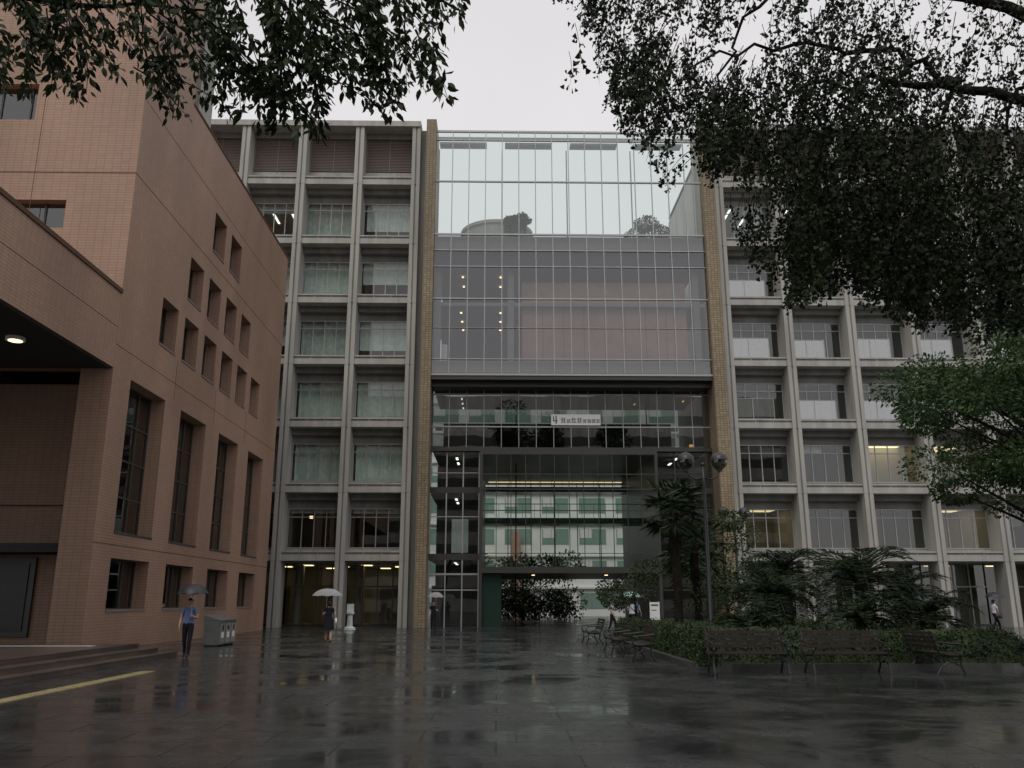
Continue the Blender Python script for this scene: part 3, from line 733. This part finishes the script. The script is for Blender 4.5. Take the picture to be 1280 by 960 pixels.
def fanpalm(x,y,h,seed):
    e=empty('fan_palm',(x,y,0)); r=random.Random(seed); mb=MB(); P=[];Dr=[];L=[];W=[]
    mb.tube([(0,0,0),(.05,0,h*.4),(-.04,0,h*.8),(0,0,h)],[.15,.15,.17,.13],'bark',10)
    for i in range(170):
        a=r.uniform(0,6.28); z=r.uniform(.3,h); c_=math.cos(a);s_=math.sin(a); mb.tube([(c_*.12,s_*.12,z),(c_*.25,s_*.25,z-r.uniform(-.05,.18))],[.02,.006],'bark',4)
    for i in range(50):
        a=r.uniform(0,6.28); el=math.radians(r.uniform(-50,75)); ln=r.uniform(.65,1.05)
        d=Vector((math.cos(a)*math.cos(el),math.sin(a)*math.cos(el),math.sin(el))); b0=Vector((0,0,h-.05)); e0=b0+d*ln+Vector((0,0,-.08))
        mb.tube([b0,(b0+e0)/2+Vector((0,0,.05)),e0],[.016,.012,.01],'cyc',4,False)
        side=d.cross(Vector((0,0,1))).normalized()
        for j in range(22):
            t=math.radians(-120+240*j/21); dd=d*math.cos(t)+side*math.sin(t)+Vector((0,0,-.25))
            P.append(e0); Dr.append(dd); L.append(r.uniform(.5,.70)); W.append(.06)
    mb.obj('trunk',e); leaves('fans',np.array(P),np.array(Dr),np.array(L),np.array(W),M['cyc'],e,0)
fanpalm(6.25,30.5,4.9,3)
fanpalm(7.5,33,3.6,8)

# ---------------------------------------------------------------- street furniture
def lamp(x,y,h=6.3,rot=0):
    e=empty('street_lamp',(x,y,0),rot); mb=MB()
    mb.tube([(0,0,0),(0,0,.5),(0,0,.55),(0,0,h-1.0),(0,0,h-.35)],[.11,.11,.07,.055,.045],'dark',12)
    mb.sphere((0,0,h-.33),.07,'dark',10,6)
    for s in (-1,1):
        mb.tube([(0,0,h-.75),(s*.25,0,h-.82),(s*.45,0,h-.72),(s*.55,0,h-.55)],.028,'dark',8)
        mb.tube([(s*.55,0,h-.56),(s*.55,0,h-.46)],[.07,.13],'dark',12)
        mb.sphere((s*.55,0,h-.22),.28,'globe',20,12)
        mb.sphere((s*.55,0,h-.215),.295,'dark',20,6,0,math.pi*.47)
        mb.tube([(s*.55,0,h+.07),(s*.55,0,h+.14)],[.03,.01],'dark',8)
    mb.obj('lamp_body',e,True)
lamp(6.78,28,6.3); lamp(12.4,45,6.3)

def bench(x,y,rot,w=1.8):
    e=empty('park_bench',(x,y,0),rot); mb=MB()
    for i in range(6): mb.box(-w/2,w/2,-.25+i*.083,-.18+i*.083,.42+.004*(i-2)**2,.45+.004*(i-2)**2,'wood')
    for i in range(4):
        z=.56+i*.1; yy=.27+.035*i; mb.box(-w/2,w/2,yy,yy+.03,z,z+.075,'wood')
    for sx in (-w/2+.08,w/2-.08):
        mb.tube([(sx,-.30,0),(sx,-.22,.22),(sx,-.24,.41),(sx,.22,.41),(sx,.30,.6),(sx,.41,.95)],.026,'dark',6)
        mb.tube([(sx,.34,0),(sx,.20,.2),(sx,.22,.41)],.026,'dark',6)
        mb.tube([(sx,-.24,.41),(sx,-.30,.55),(sx,-.26,.66),(sx,.0,.68),(sx,.33,.72)],.023,'dark',6)
        mb.tube([(sx,-.2,.2),(sx,0,.30),(sx,.2,.2)],.015,'dark',6)
    mb.obj('bench_body',e)
bench(5.75,20.45,0,1.85); bench(8.0,20.4,.03,1.9); bench(10.15,20.6,math.pi*.5,1.5)
bench(4.0,25.3,-math.pi/2,2.0); bench(3.85,28.6,-math.pi/2,2.0); bench(3.7,34.6,-math.pi/2,1.9)

e=empty('litter_bins',(-10.35,33.6,0),math.radians(90)); mb=MB()
for i in range(3):
    x=-.95+i*.66
    mb.box(x,x+.62,-.3,.3,.06,.92,'bin'); mb.box(x+.02,x+.60,-.305,-.301,.12,.80,'concD')
    mb.poly([(x-.01,-.32,.92),(x+.63,-.32,.92),(x+.63,.32,1.12),(x-.01,.32,1.12)],'bin')
    mb.poly([(x-.01,-.32,.92),(x-.01,.32,1.12),(x-.01,.32,.92)],'bin'); mb.poly([(x+.63,-.32,.92),(x+.63,.32,.92),(x+.63,.32,1.12)],'bin'); mb.poly([(x-.01,.32,.92),(x+.63,.32,.92),(x+.63,.32,1.12),(x-.01,.32,1.12)],'bin')
    mb.tube([(x+.31,-.312,.66),(x+.31,-.29,.66)],.1,'dark',14); mb.box(x+.16,x+.46,-.309,-.3055,.3,.5,'signw')
    for q in (.05,.52): mb.box(x+q,x+q+.05,-.25,.25,0,.06,'dark')
mb.obj('bin_body',e)
e=empty('sign_stand',(-8.45,51.5,0)); mb=MB()
mb.tube([(0,0,0),(0,0,.12),(0,0,.2),(0,0,.8),(0,0,.9),(0,0,1.0)],[.34,.32,.17,.15,.24,.24],'blindG',16)
mb.box(-.2,.2,-.03,.03,.95,1.45,'blindG'); mb.obj('stand',e)
e=empty('notice_board',(8.75,49.0,0),.1); mb=MB()
for x in (-.25,.25): mb.box(x-.02,x+.02,-.02,.02,0,1.6,'alu')
mb.box(-.28,.28,-.04,-.021,.6,1.55,'signw'); mb.box(-.2,.2,-.046,-.041,1.35,1.43,'ink'); mb.box(-.2,.1,-.046,-.041,1.1,1.14,'ink'); mb.obj('board',e)

# ---------------------------------------------------------------- people
def skinned(verts,edges,rad,root=0,sub=1):
    me=D.meshes.new('t'); me.from_pydata(verts,edges,[]); o=D.objects.new('t',me); C.collection.objects.link(o)
    m=o.modifiers.new('s','SKIN'); m.use_smooth_shade=True
    lay=me.skin_vertices[0].data
    for i,r in enumerate(rad):
        lay[i].radius=(r,r) if isinstance(r,(int,float)) else r; lay[i].use_root=(i==root)
    s=o.modifiers.new('u','SUBSURF'); s.levels=sub; s.render_levels=sub
    C.view_layer.update()
    dg=C.evaluated_depsgraph_get(); ev=o.evaluated_get(dg); m2=ev.to_mesh()
    V=[tuple(v.co) for v in m2.vertices]; F=[tuple(p.vertices) for p in m2.polygons]
    ev.to_mesh_clear(); D.objects.remove(o); D.meshes.remove(me); return V,F
def person(x,y,rot,shirt,trou,umb,stride=.22,skirt=False,h=1.70,umbr=.52,bag=None,longhair=False,sleeve=.5):
    e=empty('person',(x,y,0),rot); S=h/1.74
    sh=1.42
    hand=(.13,-.27,1.22)
    V=[(0,0,.97),(0,0,1.10),(0,-.005,1.27),(0,0,1.40),(0,-.005,1.49),(0,-.02,1.585),(0,-.015,1.66),(0,-.005,1.70),
       (.17,0,sh-.03),(.245,-.03,1.15),(.175,-.20,1.18),hand,
       (-.17,0,sh-.03),(-.225,.03-stride*.15,1.14),(-.225,-.10-stride*.2,.92),(-.222,-.12-stride*.2,.85),
       (.09,0,.90),(.095,-stride*.75,.50),(.09,-stride*.85,.09),(.09,-stride*.85-.17,.032),
       (-.09,0,.90),(-.09,stride*.25,.50),(-.085,stride*1.1,.11),(-.085,stride*1.1-.15,.028)]
    E=[(0,1),(1,2),(2,3),(3,4),(4,5),(5,6),(6,7),(3,8),(8,9),(9,10),(10,11),(3,12),(12,13),(13,14),(14,15),(0,16),(16,17),(17,18),(18,19),(0,20),(20,21),(21,22),(22,23)]
    Rr=[(.155,.115),(.14,.105),(.17,.12),(.105,.085),.056,(.085,.098),(.088,.10),.06,.066,.049,.036,.034,.066,.049,.034,.036,.10,.066,.046,.040,.10,.066,.046,.040]
    v,f=skinned(V,E,Rr,0,2)
    mb=MB()
    mb.v=[tuple(c*S for c in p) for p in v]; mb.f=list(f)
    for q in f:
        c_=Vector((0,0,0))
        for i in q: c_+=Vector(v[i])
        c_/=len(q)
        arm = abs(c_.x)>.2 or (c_.y<-.14 and 1.05<c_.z<1.32 and c_.x>.08)
        if c_.z>1.47:
            key='hair' if (c_.z>1.655 or (c_.y>.02 and c_.z>1.53)) else 'skin'
        elif arm and c_.z<sh-.02-(.13 if sleeve<1 else .6): key='skin' if sleeve<1 else shirt
        elif c_.z>.99: key=shirt
        elif c_.z<.075: key='shoe'
        elif skirt and c_.z<.5: key='skin'
        else: key=trou
        mb.m.append(mb.mi(key))
    def P_(p): return tuple(c*S for c in p)
    mb.tube([P_((0,-.092,1.605)),P_((0,-.116,1.575)),P_((0,-.092,1.565))],[.008*S,.014*S,.01*S],'skin',6)
    for s in (-1,1):
        mb.sphere(P_((s*.032,-.088,1.608)),.010*S,'ink',8,5); mb.sphere(P_((s*.080,-.005,1.595)),.022*S,'skin',8,5,sc=(.4,.8,1.2))
    mb.box(-.022*S,.022*S,-.099*S,-.085*S,1.538*S,1.545*S,'lip')
    mb.sphere(P_((0,.005,1.635)),.098*S,'hair',14,7,0,math.pi*.5,(.93,1.0,1.0))
    mb.sphere(P_((0,.04,1.60)),.085*S,'hair',12,8,sc=(1,.8,1.5 if longhair else 1))
    def chain(pts,r0):
        vv,ff=skinned([tuple(p) for p in pts],[(i,i+1) for i in range(len(pts)-1)],[r0*(1-.15*i) for i in range(len(pts))],0,1)
        o_=len(mb.v); mb.v+=[P_(p) for p in vv]; mb.f+=[tuple(i+o_ for i in q) for q in ff]; mb.m+=[mb.mi('skin')]*len(ff)
    hx_,hy_,hz0=hand
    sx,sy=hx_-.012,hy_-.035
    for i in range(4):
        z=hz0+.032-.021*i; l=[.9,1,.95,.8][i]
        chain([(hx_+.012,hy_-.01,z),(hx_+.012,hy_-.045*l,z),(sx-.005,sy-.024*l,z),(sx-.022,sy-.008,z)],.0095)
    chain([(hx_-.01,hy_,hz0+.02),(hx_-.028,hy_-.022,hz0+.035),(hx_-.02,hy_-.05,hz0+.042)],.011)
    fx,fy,fz=V[15]
    for i in range(4):
        yy=fy-.026+.018*i; l=[.9,1,.95,.75][i]
        chain([(fx,yy,fz-.01),(fx+.004,yy-.002,fz-.05*l),(fx+.016,yy-.004,fz-.08*l),(fx+.028,yy-.004,fz-.095*l)],.009)
    chain([(fx+.01,fy-.025,fz+.02),(fx+.02,fy-.05,fz-.008),(fx+.024,fy-.055,fz-.035)],.011)
    if skirt:
        o_=len(mb.v); seg=18
        for (z,rx,ry) in ((1.02,.16,.13),(.85,.20,.16),(.52,.24,.20)):
            for j in range(seg):
                a_=6.283*j/seg; w=1+.05*math.sin(a_*5); mb.v.append(P_((rx*w*math.cos(a_),ry*w*math.sin(a_),z)))
        for i in range(2):
            for j in range(seg): mb.f.append((o_+i*seg+j,o_+i*seg+(j+1)%seg,o_+(i+1)*seg+(j+1)%seg,o_+(i+1)*seg+j)); mb.m.append(mb.mi(trou))
    if bag:
        mb.box(-.33*S,-.25*S,-.18*S,.16*S,.72*S,1.0*S,bag); mb.tube([P_((-.29,-.12,1.0)),P_((-.2,0,1.46)),P_((-.29,.1,1.0))],.012,bag,5)
    mb.obj('body',e,True)
    u=MB(); top=Vector((sx-.02,sy+.12,2.10)); bot=Vector((sx,sy,1.08))
    u.tube([bot+Vector((0,-.06,.03)),bot+Vector((0,-.05,-.02)),bot+Vector((0,-.02,-.04)),bot,bot+Vector((0,0,.1))],.010,'dark',6)
    u.tube([bot,top,top+Vector((0,0,.06))],.006,'alu',6)
    seg=16; rings=[]
    for i in range(6):
        t=i/5; rr=umbr*math.sin(t*1.25)/math.sin(1.25); z=top.z-.30*(1-math.cos(t*1.25))/(1-math.cos(1.25))
        o_=len(u.v); rings.append(o_)
        for j in range(seg):
            a_=6.283*j/seg; w=1 if j%2==0 else 1-.05*t; u.v.append((top.x+rr*w*math.cos(a_),top.y+rr*w*math.sin(a_),z+(0 if j%2==0 else .025*t)))
    for i in range(5):
        for j in range(seg): u.f.append((rings[i]+j,rings[i]+(j+1)%seg,rings[i+1]+(j+1)%seg,rings[i+1]+j)); u.m.append(u.mi(umb))
    for j in range(0,seg,2):
        a_=6.283*j/seg; u.tube([top+Vector((0,0,-.35)),top+Vector((umbr*.55*math.cos(a_),umbr*.55*math.sin(a_),-.10))],.003,'alu',4,False)
    u.obj('umbrella',e,True)
person(-9.1,26.5,.1,'shirtB','clothD','umbD',.16,umbr=.46)
person(-6.75,36.0,math.pi+.25,'clothD','clothD','umbC',.20,True,1.62,.62,'signw',True)
person(-3.55,50,.2,'clothD','clothD','umbC',.14,False,1.62,.46,None,True)
person(6.0,46.0,1.2,'shirtW','clothD','umbD',.2,umbr=.5)
person(7.1,46.5,math.pi*.9,'shirtW','clothD','umbG',.15,umbr=.58)
person(7.9,50,2.4,'shirtB','clothD','umbD',.2,umbr=.5)
person(26.9,47.5,math.pi/2+.1,'shirtW','clothD','umbD',.34,umbr=.5,bag='ink')
person(25.4,54.5,0,'clothD','clothD','umbD',.1,umbr=.5)

# ---------------------------------------------------------------- world, sun, camera
w=D.worlds.new('World'); C.scene.world=w; w.use_nodes=True; nt=w.node_tree; nt.nodes.clear()
o=N(nt,'ShaderNodeOutputWorld'); bg=N(nt,'ShaderNodeBackground'); sky=N(nt,'ShaderNodeTexSky',sky_type='NISHITA'); sky.sun_disc=False
sky.sun_elevation=math.radians(58); sky.sun_rotation=math.radians(200); sky.air_density=1.5; sky.dust_density=4
bg.inputs[1].default_value=.115
tc=N(nt,'ShaderNodeTexCoord'); nz=N(nt,'ShaderNodeTexNoise'); nz.inputs['Scale'].default_value=1.6; nz.inputs['Detail'].default_value=4
nt.links.new(tc.outputs['Generated'],nz.inputs[0])
cl=ramp(nt,nz.outputs[0],[(.3,(6.15,6.0,6.05)),(.7,(7.3,7.1,7.15))])
mx=N(nt,'ShaderNodeMix',data_type='RGBA'); mx.inputs[0].default_value=.93
nt.links.new(sky.outputs[0],mx.inputs[6]); nt.links.new(cl,mx.inputs[7]); nt.links.new(mx.outputs[2],bg.inputs[0]); nt.links.new(bg.outputs[0],o.inputs[0])
s=D.lights.new('sun','SUN'); s.energy=1.0; s.angle=math.radians(30); s.color=(1,.98,.93); so=D.objects.new('sun',s); C.collection.objects.link(so)
az=math.radians(200); el=math.radians(58)
dv=Vector((math.sin(az)*math.cos(el),math.cos(az)*math.cos(el),math.sin(el)))
so.rotation_euler=dv.to_track_quat('Z','Y').to_euler()
cam=D.cameras.new('camera'); co=D.objects.new('camera',cam); C.collection.objects.link(co); C.scene.camera=co
cam.sensor_width=36; cam.lens=1073/1280*36; cam.clip_end=2000; cam.clip_start=.05
co.location=(0,0,1.6); co.rotation_euler=(math.radians(90+14.2),0,math.radians(-1.0))
C.scene.view_settings.view_transform='Standard'; C.scene.view_settings.look='None'; C.scene.view_settings.exposure=0
